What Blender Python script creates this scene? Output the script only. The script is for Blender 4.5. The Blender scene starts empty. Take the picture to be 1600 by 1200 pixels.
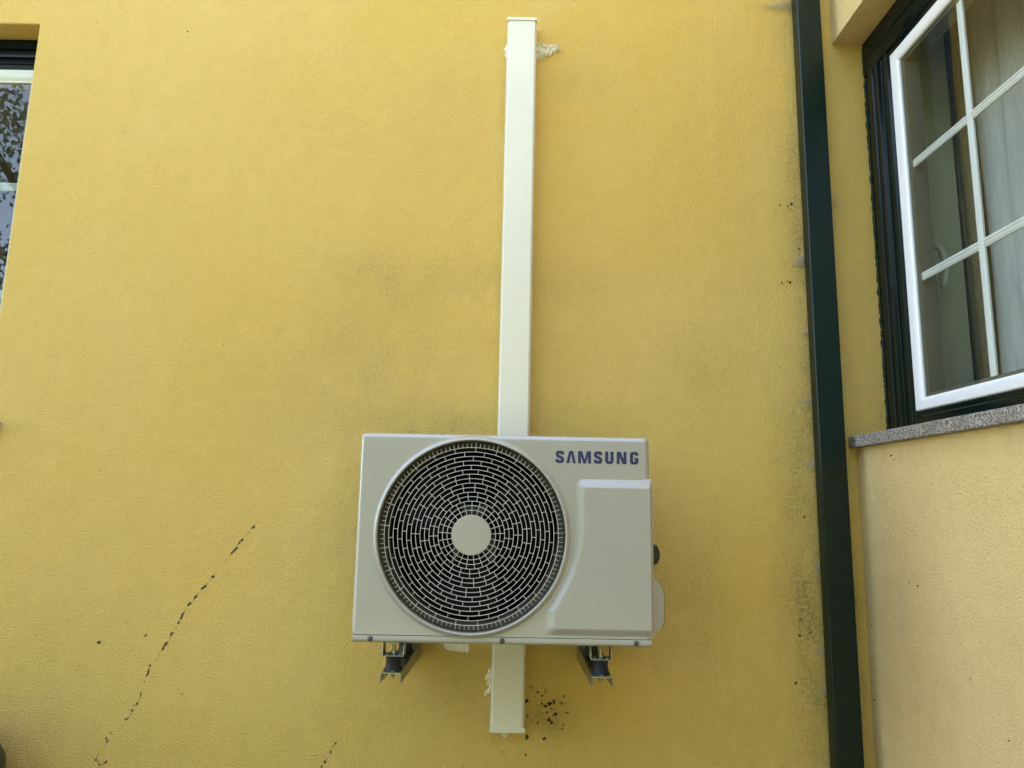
import bpy, bmesh, math, random
from mathutils import Vector, Matrix, noise

S = bpy.context.scene
C = S.collection
PI = math.pi

# ------------------------------------------------------------------ camera, sky, sun, exposure
cd = bpy.data.cameras.new('camera'); cam = bpy.data.objects.new('camera', cd); C.objects.link(cam)
S.camera = cam
cd.sensor_width = 36.0; cd.sensor_fit = 'HORIZONTAL'; cd.lens = 36.0*1114.4/1600.0
cd.clip_start = 0.02; cd.clip_end = 500
RX = (0.99983228, -0.00141792, 0.0182593)      # camera axes solved from the photo's vanishing points
RD = (0.01824603, 0.16310919, -0.98643929)
RF = (-0.00157956, 0.986607, 0.16310771)
cam.matrix_world = Matrix(((RX[0], -RD[0], -RF[0], 0.0), (RX[1], -RD[1], -RF[1], -2.3), (RX[2], -RD[2], -RF[2], 1.5), (0, 0, 0, 1)))

SUN_EL, SUN_ROT = math.radians(48), math.radians(-12)
w = bpy.data.worlds.new('World'); S.world = w; w.use_nodes = True
wn = w.node_tree; wn.nodes.clear()
sky = wn.nodes.new('ShaderNodeTexSky'); sky.sky_type = 'NISHITA'; sky.sun_disc = False
sky.sun_elevation = SUN_EL; sky.sun_rotation = SUN_ROT; sky.dust_density = 0.6; sky.air_density = 1.0; sky.ozone_density = 1.0
hs = wn.nodes.new('ShaderNodeHueSaturation'); hs.inputs['Saturation'].default_value = 0.72
bg = wn.nodes.new('ShaderNodeBackground'); bg.inputs['Strength'].default_value = 0.15
wo = wn.nodes.new('ShaderNodeOutputWorld')
wn.links.new(sky.outputs[0], hs.inputs['Color']); wn.links.new(hs.outputs[0], bg.inputs[0]); wn.links.new(bg.outputs[0], wo.inputs[0])

sd = bpy.data.lights.new('sun', 'SUN'); sun = bpy.data.objects.new('sun', sd); C.objects.link(sun)
sd.energy = 4.0; sd.angle = math.radians(0.5); sd.color = (1.0, 0.93, 0.82)
sdir = Vector((math.sin(SUN_ROT)*math.cos(SUN_EL), math.cos(SUN_ROT)*math.cos(SUN_EL), math.sin(SUN_EL)))
sun.rotation_euler = sdir.to_track_quat('Z', 'Y').to_euler()
sun.location = (0, 0, 12)

vs = S.view_settings
vs.view_transform = 'Standard'; vs.look = 'None'; vs.gamma = 1.0; vs.use_curve_mapping = False
vs.exposure = 3.3
S.cycles.max_bounces = 10; S.cycles.transparent_max_bounces = 12

# ------------------------------------------------------------------ materials
def newmat(name):
    m = bpy.data.materials.new(name); m.use_nodes = True
    nt = m.node_tree; b = nt.nodes['Principled BSDF']
    return m, nt, b
def N(nt, typ, **kw):
    n = nt.nodes.new(typ)
    for k, v in kw.items():
        if k in n.inputs.keys(): n.inputs[k].default_value = v
        else: setattr(n, k, v)
    return n
def L(nt, a, b): nt.links.new(a, b)
def coord(nt, scale=(1, 1, 1)):
    g = N(nt, 'ShaderNodeNewGeometry'); mp = N(nt, 'ShaderNodeMapping'); mp.inputs['Scale'].default_value = scale
    L(nt, g.outputs['Position'], mp.inputs[0]); return mp.outputs[0]
def noi(nt, vec, scale, detail=3, rough=0.5, dist=0.0):
    n = N(nt, 'ShaderNodeTexNoise', Scale=scale, Detail=detail, Roughness=rough, Distortion=dist)
    L(nt, vec, n.inputs['Vector']); return n.outputs['Fac']
def ramp(nt, fac, stops):
    r = N(nt, 'ShaderNodeValToRGB'); e = r.color_ramp.elements
    while len(e) < len(stops): e.new(0.5)
    for i, (p, c) in enumerate(stops):
        e[i].position = p; e[i].color = (c, c, c, 1) if not hasattr(c, '__len__') else (*c, 1)
    L(nt, fac, r.inputs[0]); return r.outputs[0]
def math_(nt, op, a, b=None, clamp=False):
    n = N(nt, 'ShaderNodeMath', operation=op, use_clamp=clamp)
    for i, v in enumerate((a, b)):
        if v is None: continue
        if isinstance(v, (int, float)): n.inputs[i].default_value = v
        else: L(nt, v, n.inputs[i])
    return n.outputs[0]
def mix(nt, fac, a, b, mode='MIX'):
    n = N(nt, 'ShaderNodeMix', data_type='RGBA', blend_type=mode)
    for i, v in ((0, fac), (6, a), (7, b)):
        if isinstance(v, (int, float)): n.inputs[i].default_value = v
        elif isinstance(v, tuple): n.inputs[i].default_value = (*v, 1)
        else: L(nt, v, n.inputs[i])
    return n.outputs[2]
def bump(nt, b, h, dist, strength=1.0):
    n = N(nt, 'ShaderNodeBump', Strength=strength, Distance=dist)
    L(nt, h, n.inputs['Height']); L(nt, n.outputs[0], b.inputs['Normal'])
def spot(nt, pos, cx, cz, rx, rz, ycen=0.0, ry=9.0):
    """soft ellipse on the wall, 1 in the middle and 0 at the rim"""
    mp = N(nt, 'ShaderNodeMapping', vector_type='POINT')
    mp.inputs['Location'].default_value = (-cx/rx, -ycen/ry, -cz/rz); mp.inputs['Scale'].default_value = (1/rx, 1/ry, 1/rz)
    L(nt, pos, mp.inputs[0])
    ln = N(nt, 'ShaderNodeVectorMath', operation='LENGTH'); L(nt, mp.outputs[0], ln.inputs[0])
    mr = N(nt, 'ShaderNodeMapRange', interpolation_type='SMOOTHSTEP'); mr.inputs[1].default_value = 1.0; mr.inputs[2].default_value = 0.0
    L(nt, ln.outputs['Value'], mr.inputs[0]); return mr.outputs[0]

def stucco(name, c1, c2, grime_tones, bstr=1.0):
    m, nt, b = newmat(name)
    pos = coord(nt)
    base = mix(nt, ramp(nt, noi(nt, pos, 1.3, 4, 0.6), [(0.3, 0), (0.7, 1)]), c1, c2)
    mot = ramp(nt, noi(nt, pos, 16, 6, 0.75), [(0.25, 0.945), (0.75, 1.04)])
    base = mix(nt, 1.0, base, mot, 'MULTIPLY')
    fine = noi(nt, pos, 190, 3, 0.6, 0.1)
    base = mix(nt, 1.0, base, ramp(nt, fine, [(0.26, 0.78), (0.40, 0.975), (0.72, 1.045)]), 'MULTIPLY')
    # dirt and broad tone changes: soft areas broken up by noise
    brk = ramp(nt, noi(nt, pos, 95, 6, 0.85), [(0.44, 0.0), (0.66, 1.0)])
    brk2 = ramp(nt, noi(nt, coord(nt, (1, 1, 0.5)), 9, 5, 0.7), [(0.36, 0.0), (0.74, 1.0)])
    br = math_(nt, 'MULTIPLY', brk, brk2)
    for (cx, cz, rx, rz, amt, col) in grime_tones:
        s = spot(nt, pos, cx, cz, rx, rz)
        f = math_(nt, 'MULTIPLY', math_(nt, 'MULTIPLY', s, math_(nt, 'ADD', math_(nt, 'MULTIPLY', br, 1.5), 0.12)), amt, True)
        base = mix(nt, f, base, col)
    # tiny dark specks
    vo = N(nt, 'ShaderNodeTexVoronoi', Scale=34.0, Randomness=1.0); L(nt, pos, vo.inputs['Vector'])
    sp = ramp(nt, vo.outputs['Distance'], [(0.035, 1.0), (0.07, 0.0)])
    sep = N(nt, 'ShaderNodeSeparateColor'); L(nt, vo.outputs['Color'], sep.inputs[0])
    on = ramp(nt, sep.outputs[0], [(0.86, 0.0), (0.88, 1.0)])
    base = mix(nt, math_(nt, 'MULTIPLY', math_(nt, 'MULTIPLY', sp, on), 0.55), base, (0.10, 0.075, 0.03))
    L(nt, base, b.inputs['Base Color'])
    b.inputs['Roughness'].default_value = 0.85; b.inputs['Specular IOR Level'].default_value = 0.25
    h = math_(nt, 'ADD', math_(nt, 'MULTIPLY', fine, 1.0), math_(nt, 'MULTIPLY', noi(nt, pos, 300, 2, 0.5), 0.35))
    h = math_(nt, 'ADD', h, math_(nt, 'MULTIPLY', noi(nt, coord(nt, (1, 1, 0.35)), 12, 4, 0.6), 1.6))
    bump(nt, b, h, 0.0098*bstr, 0.95)
    return m

GY = (0.19, 0.165, 0.075); GN = (0.20, 0.19, 0.055); MO = (0.12, 0.135, 0.03); DK = (0.08, 0.07, 0.035)
M = {}
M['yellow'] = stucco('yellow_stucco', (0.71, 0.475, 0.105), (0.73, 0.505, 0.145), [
    (0.35, 2.9, 1.4, 1.0, 1.6, (0.76, 0.465, 0.085)), (-0.44, 2.22, 0.34, 0.17, 0.45, GY), (-0.50, 2.0, 0.32, 0.45, 0.45, GY), (-0.75, 1.85, 0.45, 0.35, 0.26, GY), (-0.15, 2.25, 0.20, 0.14, 0.40, GY), (-0.22, 2.85, 0.3, 0.35, 0.2, GY),  # first entry: broad, more orange tone high on the wall
    (0.17, 2.22, 0.40, 0.14, 0.35, GY), (0.22, 2.95, 0.22, 0.10, 0.35, GY), (-0.05, 2.0, 0.6, 0.35, 0.22, GY),
    (0.92, 1.25, 0.13, 0.75, 1.2, GN), (0.93, 1.75, 0.16, 0.45, 0.9, GN), (0.965, 2.3, 0.045, 1.3, 1.0, GY), (0.52, 1.2, 0.25, 0.4, 0.5, GY), (0.80, 0.9, 0.5, 0.5, 0.35, GN), (0.62, 1.95, 0.3, 0.2, 0.35, GY),
    (0.99, 0.8, 0.10, 0.7, 0.6, MO), (1.06, 1.2, 0.06, 0.85, 1.0, MO),
    (0.12, 0.86, 0.13, 0.09, 0.9, DK), (0.40, 1.52, 0.06, 0.10, 0.7, GY), (-0.25, 1.74, 0.45, 0.12, 0.6, GY), (-0.5, 1.45, 0.12, 0.35, 0.4, GY),
    (0.96, 3.2, 0.12, 0.2, 0.5, GY), (0.94, 2.45, 0.08, 0.5, 0.6, GY), (-1.35, 1.0, 0.4, 0.4, 0.25, GY), (-0.2, 0.95, 0.4, 0.2, 0.25, GY)])
M['pale'] = stucco('pale_stucco', (0.74, 0.54, 0.225), (0.78, 0.57, 0.255), [(1.109, 0.95, 0.5, 0.5, 0.22, GY), (1.109, 1.66, 0.5, 0.06, 0.35, GY)], 0.8)  # paler tone than the facade, with a darker band below the sill

def simple(name, col, rough=0.5, metal=0.0, spec=0.5, bs=0.0, bscale=200, var=0.0, vscale=20, coat=0.0):
    m, nt, b = newmat(name)
    b.inputs['Roughness'].default_value = rough; b.inputs['Metallic'].default_value = metal
    b.inputs['Specular IOR Level'].default_value = spec; b.inputs['Coat Weight'].default_value = coat; b.inputs['Coat Roughness'].default_value = 0.14
    pos = coord(nt)
    if var:
        L(nt, mix(nt, 1.0, col, ramp(nt, noi(nt, pos, vscale, 5, 0.65), [(0.3, 1-var), (0.7, 1+var*0.4)]), 'MULTIPLY'), b.inputs['Base Color'])
        L(nt, ramp(nt, noi(nt, pos, vscale*1.7, 4, 0.6), [(0.3, max(0, rough-0.07)), (0.7, min(1, rough+0.1))]), b.inputs['Roughness'])
    else: b.inputs['Base Color'].default_value = (*col, 1)
    if bs: bump(nt, b, noi(nt, pos, bscale, 2, 0.5), bs, 0.5)
    return m
M['casing'] = simple('casing_paint', (0.345, 0.320, 0.268), 0.28, spec=0.6, coat=1.0, bs=0.0006, bscale=330)
M['grille'] = simple('grille_plastic', (0.54, 0.52, 0.45), 0.4)
M['ring_in'] = simple('shroud_plastic', (0.055, 0.048, 0.028), 0.5)
M['handle'] = simple('handle_plastic', (0.50, 0.48, 0.36), 0.4)
M['spacer'] = simple('spacer_bar', (0.13, 0.12, 0.09), 0.5)
M['black'] = simple('black_plastic', (0.012, 0.012, 0.012), 0.45)
M['fan'] = simple('fan_plastic', (0.004, 0.003, 0.002), 0.6, spec=0.1)
M['mount'] = simple('mount_steel', (0.06, 0.065, 0.055), 0.5, 0.5)
M['coil'] = simple('coil_metal', (0.006, 0.0045, 0.0035), 0.8, spec=0.1)
M['duct'] = simple('trunking_plastic', (0.67, 0.63, 0.48), 0.42, bs=0.0002, bscale=90, var=0.03, vscale=6)
M['blue'] = simple('navy_ink', (0.010, 0.018, 0.075), 0.5)
M['zinc'] = simple('zinc_steel', (0.30, 0.32, 0.29), 0.28, 0.92, var=0.12, vscale=30)
M['rubber'] = simple('rubber', (0.006, 0.007, 0.010), 0.5, spec=0.3)
M['screw'] = simple('screw_steel', (0.10, 0.10, 0.09), 0.35, 0.8)
M['green'] = simple('green_paint', (0.0025, 0.012, 0.008), 0.30, spec=0.30)
M['dgreen'] = simple('dark_green_frame', (0.002, 0.007, 0.006), 0.14, spec=0.18)
M['moss'] = simple('green_paint_edge', (0.008, 0.03, 0.010), 0.8)
M['white'] = simple('white_sash', (0.72, 0.725, 0.72), 0.35, var=0.03, vscale=12)
M['bar'] = simple('bar_cream', (0.34, 0.35, 0.26), 0.5)
M['cream'] = simple('cream_sash', (0.56, 0.56, 0.44), 0.4)
M['plaster'] = simple('white_filler', (0.86, 0.79, 0.58), 0.8, bs=0.004, bscale=160, var=0.15, vscale=110)
M['web'] = simple('cobweb', (0.42, 0.37, 0.28), 0.9)
M['speck'] = simple('dirt', (0.035, 0.028, 0.018), 0.9)
M['vine'] = simple('vine_residue', (0.065, 0.058, 0.036), 0.9, var=0.5, vscale=150)
M['stain'] = simple('vine_stain', (0.30, 0.22, 0.075), 0.9, var=0.5, vscale=120)
M['room'] = simple('room_paint', (0.50, 0.47, 0.38), 0.8)
M['inner'] = simple('reveal_paint', (0.52, 0.50, 0.34), 0.5)
M['drape'] = simple('drape_fabric', (0.26, 0.24, 0.165), 0.95, bs=0.008, bscale=110, var=0.3, vscale=90)
M['bark'] = simple('bark', (0.09, 0.065, 0.045), 0.9, bs=0.02, bscale=14, var=0.4, vscale=8)
M['grey'] = simple('grey_plastic', (0.015, 0.017, 0.02), 0.5)
M['roof'] = simple('roof_tile', (0.30, 0.12, 0.07), 0.8, var=0.2, vscale=5)

def granite():
    m, nt, b = newmat('granite'); pos = coord(nt)
    f = noi(nt, pos, 190, 3, 0.8)
    c = ramp(nt, f, [(0.40, (0.04, 0.035, 0.03)), (0.49, (0.20, 0.175, 0.145)), (0.58, (0.47, 0.42, 0.365))])
    c = mix(nt, ramp(nt, noi(nt, pos, 11, 4, 0.7), [(0.35, 0.0), (0.75, 0.75)]), c, (0.12, 0.105, 0.08))
    L(nt, c, b.inputs['Base Color']); b.inputs['Roughness'].default_value = 0.75; bump(nt, b, f, 0.002, 0.5); return m
M['granite'] = granite()

def glassmat():
    m, nt, b = newmat('window_glass'); nt.nodes.remove(b)
    out = nt.nodes['Material Output']
    fr = N(nt, 'ShaderNodeLayerWeight', Blend=0.5)           # 1-|cos|, the same from both sides of the pane
    k = math_(nt, 'ADD', math_(nt, 'MULTIPLY', math_(nt, 'POWER', fr.outputs['Facing'], 4.5), 1.25), 0.068, True)
    tr = N(nt, 'ShaderNodeBsdfTransparent'); tr.inputs[0].default_value = (0.86, 0.90, 0.87, 1)
    gl = N(nt, 'ShaderNodeBsdfGlossy'); gl.inputs['Roughness'].default_value = 0.0
    mx = N(nt, 'ShaderNodeMixShader'); L(nt, k, mx.inputs[0]); L(nt, tr.outputs[0], mx.inputs[1]); L(nt, gl.outputs[0], mx.inputs[2])
    pos = coord(nt); bp = N(nt, 'ShaderNodeBump', Strength=0.05, Distance=0.002)
    L(nt, noi(nt, pos, 3.5, 2, 0.5), bp.inputs['Height']); L(nt, bp.outputs[0], gl.inputs['Normal'])
    L(nt, mx.outputs[0], out.inputs[0]); return m
M['glass'] = glassmat()

def sheer():
    m, nt, b = newmat('sheer_fabric'); nt.nodes.remove(b); out = nt.nodes['Material Output']
    pos = coord(nt, (1, 1, 0.12))
    f = noi(nt, pos, 60, 4, 0.65, 0.8)
    col = ramp(nt, f, [(0.3, (0.66, 0.72, 0.70)), (0.7, (0.88, 0.92, 0.90))])
    d = N(nt, 'ShaderNodeBsdfDiffuse'); L(nt, col, d.inputs[0])
    t = N(nt, 'ShaderNodeBsdfTranslucent'); L(nt, col, t.inputs[0])
    p = N(nt, 'ShaderNodeBsdfTransparent')
    m1 = N(nt, 'ShaderNodeMixShader', Fac=0.3); L(nt, d.outputs[0], m1.inputs[1]); L(nt, t.outputs[0], m1.inputs[2])
    m2 = N(nt, 'ShaderNodeMixShader', Fac=0.25); L(nt, m1.outputs[0], m2.inputs[1]); L(nt, p.outputs[0], m2.inputs[2])
    L(nt, m2.outputs[0], out.inputs[0]); return m
M['sheer'] = sheer()

def leafmat(name, col):
    m, nt, b = newmat(name); pos = coord(nt)
    L(nt, mix(nt, 1.0, col, ramp(nt, noi(nt, pos, 1.4, 3, 0.6), [(0.3, 0.55), (0.7, 1.5)]), 'MULTIPLY'), b.inputs['Base Color'])
    b.inputs['Roughness'].default_value = 0.5; return m
M['leaf'] = leafmat('leaves', (0.06, 0.085, 0.025))
def groundmat():
    m, nt, b = newmat('garden_ground'); pos = coord(nt)
    c = mix(nt, ramp(nt, noi(nt, pos, 0.6, 5, 0.6), [(0.42, 0), (0.58, 1)]), (0.30, 0.26, 0.18), (0.12, 0.12, 0.055))
    L(nt, c, b.inputs['Base Color']); b.inputs['Roughness'].default_value = 0.9; return m
M['ground'] = groundmat()

# ------------------------------------------------------------------ mesh helpers
class MB:
    def __init__(s): s.v = []; s.f = []
    def add(s, vs, fs):
        o = len(s.v); s.v += [tuple(x) for x in vs]; s.f += [tuple(i+o for i in f) for f in fs]; return s
    def box(s, x0, x1, y0, y1, z0, z1):
        v = [(x, y, z) for x in (x0, x1) for y in (y0, y1) for z in (z0, z1)]
        return s.add(v, [(0, 1, 3, 2), (4, 6, 7, 5), (0, 4, 5, 1), (2, 3, 7, 6), (0, 2, 6, 4), (1, 5, 7, 3)])
    def loops(s, ls, closed=True, cap0=False, cap1=False):
        n = len(ls[0]); vs = [p for l in ls for p in l]; fs = []
        for i in range(len(ls)-1):
            for j in range(n if closed else n-1):
                k = (j+1) % n; fs.append((i*n+j, i*n+k, (i+1)*n+k, (i+1)*n+j))
        if cap0: fs.append(tuple(range(n-1, -1, -1)))
        if cap1: fs.append(tuple((len(ls)-1)*n+j for j in range(n)))
        return s.add(vs, fs)
    def tube(s, pts, r, n=6, closed=False, cap=True):
        pts = [Vector(p) for p in pts]; ls = []; m = len(pts)
        for i, p in enumerate(pts):
            if closed: t = pts[(i+1) % m]-pts[i-1]
            else: t = pts[min(i+1, m-1)]-pts[max(i-1, 0)]
            t.normalize(); u = t.cross(Vector((0, 1, 0)))
            if u.length < 1e-3: u = t.cross(Vector((1, 0, 0)))
            u.normalize(); v = t.cross(u)
            rr = r[i] if hasattr(r, '__len__') else r
            ls.append([p+(u*math.cos(a)+v*math.sin(a))*rr for a in (2*PI*k/n for k in range(n))])
        if closed: ls.append(ls[0]); return s.loops(ls)
        return s.loops(ls, cap0=cap, cap1=cap)
    def lathe(s, c, prof, axis='y', n=48, cap0=False, cap1=False):
        ls = []
        for r, h in prof:
            l = []
            for k in range(n):
                a = 2*PI*k/n
                if axis == 'y': l.append((c[0]+r*math.cos(a), c[1]+h, c[2]+r*math.sin(a)))
                elif axis == 'z': l.append((c[0]+r*math.cos(a), c[1]+r*math.sin(a), c[2]+h))
                else: l.append((c[0]+h, c[1]+r*math.cos(a), c[2]+r*math.sin(a)))
            ls.append(l)
        return s.loops(ls, cap0=cap0, cap1=cap1)
    def prism(s, poly, y0, y1):
        a = [(x, y0, z) for x, z in poly]; b = [(x, y1, z) for x, z in poly]
        return s.loops([a, b], cap0=True, cap1=True)
    def build(s, name, mat, parent=None, smooth=False, bevel=0, seg=2, wn=False, angle=35, recalc=True):
        me = bpy.data.meshes.new(name)
        if parent is not None: o0 = WL[parent.name]
        else:
            xs, ys, zs = zip(*s.v); o0 = Vector(((min(xs)+max(xs))/2, (min(ys)+max(ys))/2, min(zs)))
        me.from_pydata([(x-o0[0], y-o0[1], z-o0[2]) for x, y, z in s.v], [], s.f)
        if recalc:
            bm = bmesh.new(); bm.from_mesh(me); bmesh.ops.remove_doubles(bm, verts=bm.verts, dist=1e-6) if wn else None
            bmesh.ops.recalc_face_normals(bm, faces=bm.faces); bm.to_mesh(me); bm.free()
        me.materials.append(M[mat] if isinstance(mat, str) else mat)
        o = bpy.data.objects.new(name, me); C.objects.link(o)
        if parent is not None: o.parent = parent; WL[o.name] = o0
        else: o.location = o0; WL[o.name] = o0
        if smooth or wn:
            me.polygons.foreach_set('use_smooth', [True]*len(me.polygons))
            if wn:
                bm = bmesh.new(); bm.from_mesh(me)
                for e in bm.edges:
                    if len(e.link_faces) == 2 and e.calc_face_angle(0) > math.radians(angle): e.smooth = False
                bm.to_mesh(me); bm.free()
        if bevel:
            md = o.modifiers.new('bevel', 'BEVEL'); md.width = bevel; md.segments = seg; md.limit_method = 'ANGLE'; md.angle_limit = math.radians(40)
        if wn or bevel:
            if bevel: me.polygons.foreach_set('use_smooth', [True]*len(me.polygons))
            md = o.modifiers.new('normals', 'WEIGHTED_NORMAL'); md.keep_sharp = True
        return o
WL = {}
def tag(o, label=None, cat=None, group=None, kind=None):
    if label: o['label'] = label
    if cat: o['category'] = cat
    if group: o['group'] = group
    if kind: o['kind'] = kind
    return o
def thing(name, label, cat, loc, group=None):
    o = bpy.data.objects.new(name, None); C.objects.link(o); o.location = loc; o.empty_display_size = 0.1
    WL[o.name] = Vector(loc); return tag(o, label, cat, group)
def fillet(pts, rad, m=6):
    out = []; n = len(pts)
    for i in range(n):
        r = rad[i]; p = Vector(pts[i]); a = Vector(pts[i-1]); b = Vector(pts[(i+1) % n])
        if r == 0: out.append(tuple(p)); continue
        da = (a-p).normalized(); db = (b-p).normalized(); ang = da.angle(db)
        t = r/math.tan(ang/2); c = p+(da+db).normalized()*(r/math.sin(ang/2))
        s0 = p+da*t; s1 = p+db*t
        for k in range(m+1):
            q = (s0-c).lerp(s1-c, k/m); q = q.normalized()*r+c; out.append(tuple(q))
    return out
def rrect(x0, x1, z0, z1, r, m=6): return fillet([(x0, z0), (x1, z0), (x1, z1), (x0, z1)], [r]*4, m)

# ------------------------------------------------------------------ ground and house shell
XC, XF = 1.109, 1.223          # side wall face, side window frame plane
tag(MB().add([(-60, -60, 0), (60, -60, 0), (60, 60, 0), (-60, 60, 0)], [(0, 1, 2, 3)]).build('ground', 'ground', recalc=False), kind='structure')

def holed_wall(mb, a0, a1, z0, z1, h, place):
    """wall slab cut from four boxes round one opening h=(a0,a1,z0,z1)"""
    for r in ((a0, h[0], z0, z1), (h[1], a1, z0, z1), (h[0], h[1], z0, h[2]), (h[0], h[1], h[3], z1)): place(mb, *r)
def grid_wall(a0, a1, z0, z1, h, d0, d1, axis):
    """continuous slab with one opening, shared vertices, so edges can be rounded"""
    A = [a0, h[0], h[1], a1]; Z = [z0, h[2], h[3], z1]; mb = MB(); idx = {}
    def v(i, j, d):
        k = (i, j, d)
        if k not in idx:
            idx[k] = len(mb.v); D = (d0, d1)[d]
            mb.v.append((A[i], D, Z[j]) if axis == 'y' else (D, A[i], Z[j]))
        return idx[k]
    for i in range(3):
        for j in range(3):
            if (i, j) == (1, 1): continue
            for d in (0, 1): mb.f.append((v(i, j, d), v(i+1, j, d), v(i+1, j+1, d), v(i, j+1, d)))
    def side(p, q): mb.f.append((v(*p, 0), v(*q, 0), v(*q, 1), v(*p, 1)))
    for p, q in (((1, 1), (2, 1)), ((2, 1), (2, 2)), ((2, 2), (1, 2)), ((1, 2), (1, 1))): side(p, q)
    for i in range(3): side((i, 0), (i+1, 0)); side((i, 3), (i+1, 3)); side((0, i), (0, i+1)); side((3, i), (3, i+1))
    return mb
LWX0, LWX1, LWZ0, LWZ1 = -3.10, -1.711, 1.727, 3.148
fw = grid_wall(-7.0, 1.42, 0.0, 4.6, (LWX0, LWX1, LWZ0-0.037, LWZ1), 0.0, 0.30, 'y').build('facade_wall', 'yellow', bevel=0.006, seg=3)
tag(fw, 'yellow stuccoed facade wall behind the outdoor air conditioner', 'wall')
RWY0, RWY1, RWZ0, RWZ1 = -1.78, -0.002, 1.69, 3.122
cs = [(-2.75, 0), (-0.002, 0), (-0.002, RWZ0), (RWY0, RWZ0), (RWY0, RWZ1), (-0.002, RWZ1), (-0.002, 4.6), (-2.75, 4.6)]
sw = MB().loops([[(XC, y, z) for y, z in cs], [(XC+0.29, y, z) for y, z in cs]], cap0=True, cap1=True).build('side_wall', 'pale')
tag(sw, 'pale yellow stuccoed side wall under and around the right window', 'wall')
# far jamb plaster is the facade wall itself; rooms, floor above and roof of the house
m = MB()
m.box(-7.0, 1.70, 4.2, 4.3, 0, 4.6).box(-7.1, -7.0, 0.0, 4.3, 0, 4.6).box(-3.6, -3.5, 0.30, 4.2, 0.001, 4.6)
m.box(4.6, 4.7, -2.75, 4.3, 0, 4.6).box(XC+0.291, 4.6, -2.75, -2.65, 0, 4.6).box(1.45, 1.55, 0.8, 4.2, 0, 4.6).box(1.56, 4.6, 0.8, 0.9, 0.001, 4.59)
m.build('interior_wall', 'room', recalc=True)['kind'] = 'structure'
m = MB(); m.box(-7.1, 4.7, 0.301, 4.3, 3.25, 3.35).box(XC+0.292, 4.7, -2.65, 0.30, 3.25, 3.35)
m.build('ceiling', 'room')['kind'] = 'structure'
m = MB(); m.box(-7.3, 4.9, -0.12, 4.6, 4.602, 4.78).box(1.02, 4.9, -2.95, -0.121, 4.602, 4.78)
tag(m.build('house_roof', 'roof'), 'flat edge of the tiled house roof above the yellow walls', 'roof')

# ------------------------------------------------------------------ right-hand window in the side wall
def gx(y, z, x=XF): return (x, y, z)
W = thing('window', 'white gridded window with dark green frame and granite sill in the side wall at right', 'window', (XF, -0.9, 1.73))
# stepped dark green outer frame: profile along y (from jamb) and x (depth), extruded in z
def frame_profile(side):
    # (distance from jamb, x)
    return [(0.0, 1.217), (0.040, 1.217), (0.043, 1.204), (0.066, 1.204), (0.070, 1.214), (0.084, 1.214), (0.088, 1.202), (0.104, 1.202), (0.108, 1.216), (0.128, 1.216), (0.131, 1.211), (0.150, 1.211), (0.154, 1.222), (0.158, 1.222), (0.158, 1.30), (0.0, 1.30)]
m = MB()
zt, zb = 2.972, 1.79
pr = frame_profile(0)
lo = [(x, -0.003-d, RWZ0+0.037) for d, x in pr]; hi = [(x, -0.003-d, 2.988) for d, x in pr]
m.loops([lo, hi], cap0=True, cap1=True)
lo2 = [(x, RWY0+0.003+d, RWZ0+0.037) for d, x in pr]; hi2 = [(x, RWY0+0.003+d, 2.988) for d, x in pr]
m.loops([lo2, hi2], cap0=True, cap1=True)
# bottom rail and head with their own steps
y0, y1 = -0.162, RWY0+0.162
bot = [(1.205, 1.728), (1.203, 1.745), (1.210, 1.752), (1.214, 1.772), (1.220, 1.776), (1.222, 1.7895), (1.30, 1.7895), (1.30, 1.728)]
m.loops([[(x, y0, z) for x, z in bot], [(x, y1, z) for x, z in bot]], cap0=True, cap1=True)
top = [(1.222, 2.973), (1.219, 2.9885), (1.30, 2.9885), (1.30, 2.973)]
m.loops([[(x, y0, z) for x, z in top], [(x, y1, z) for x, z in top]], cap0=True, cap1=True)
top = [(1.218, 2.989), (1.212, 2.992), (1.211, 3.020), (1.215, 3.022), (1.215, 3.052), (1.212, 3.055), (1.214, 3.121), (1.30, 3.121), (1.30, 2.989)]
m.loops([[(x, -0.003, z) for x, z in top], [(x, RWY0+0.003, z) for x, z in top]], cap0=True, cap1=True)
m.build('frame', 'dgreen', W, bevel=0.0015, seg=2)
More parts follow.
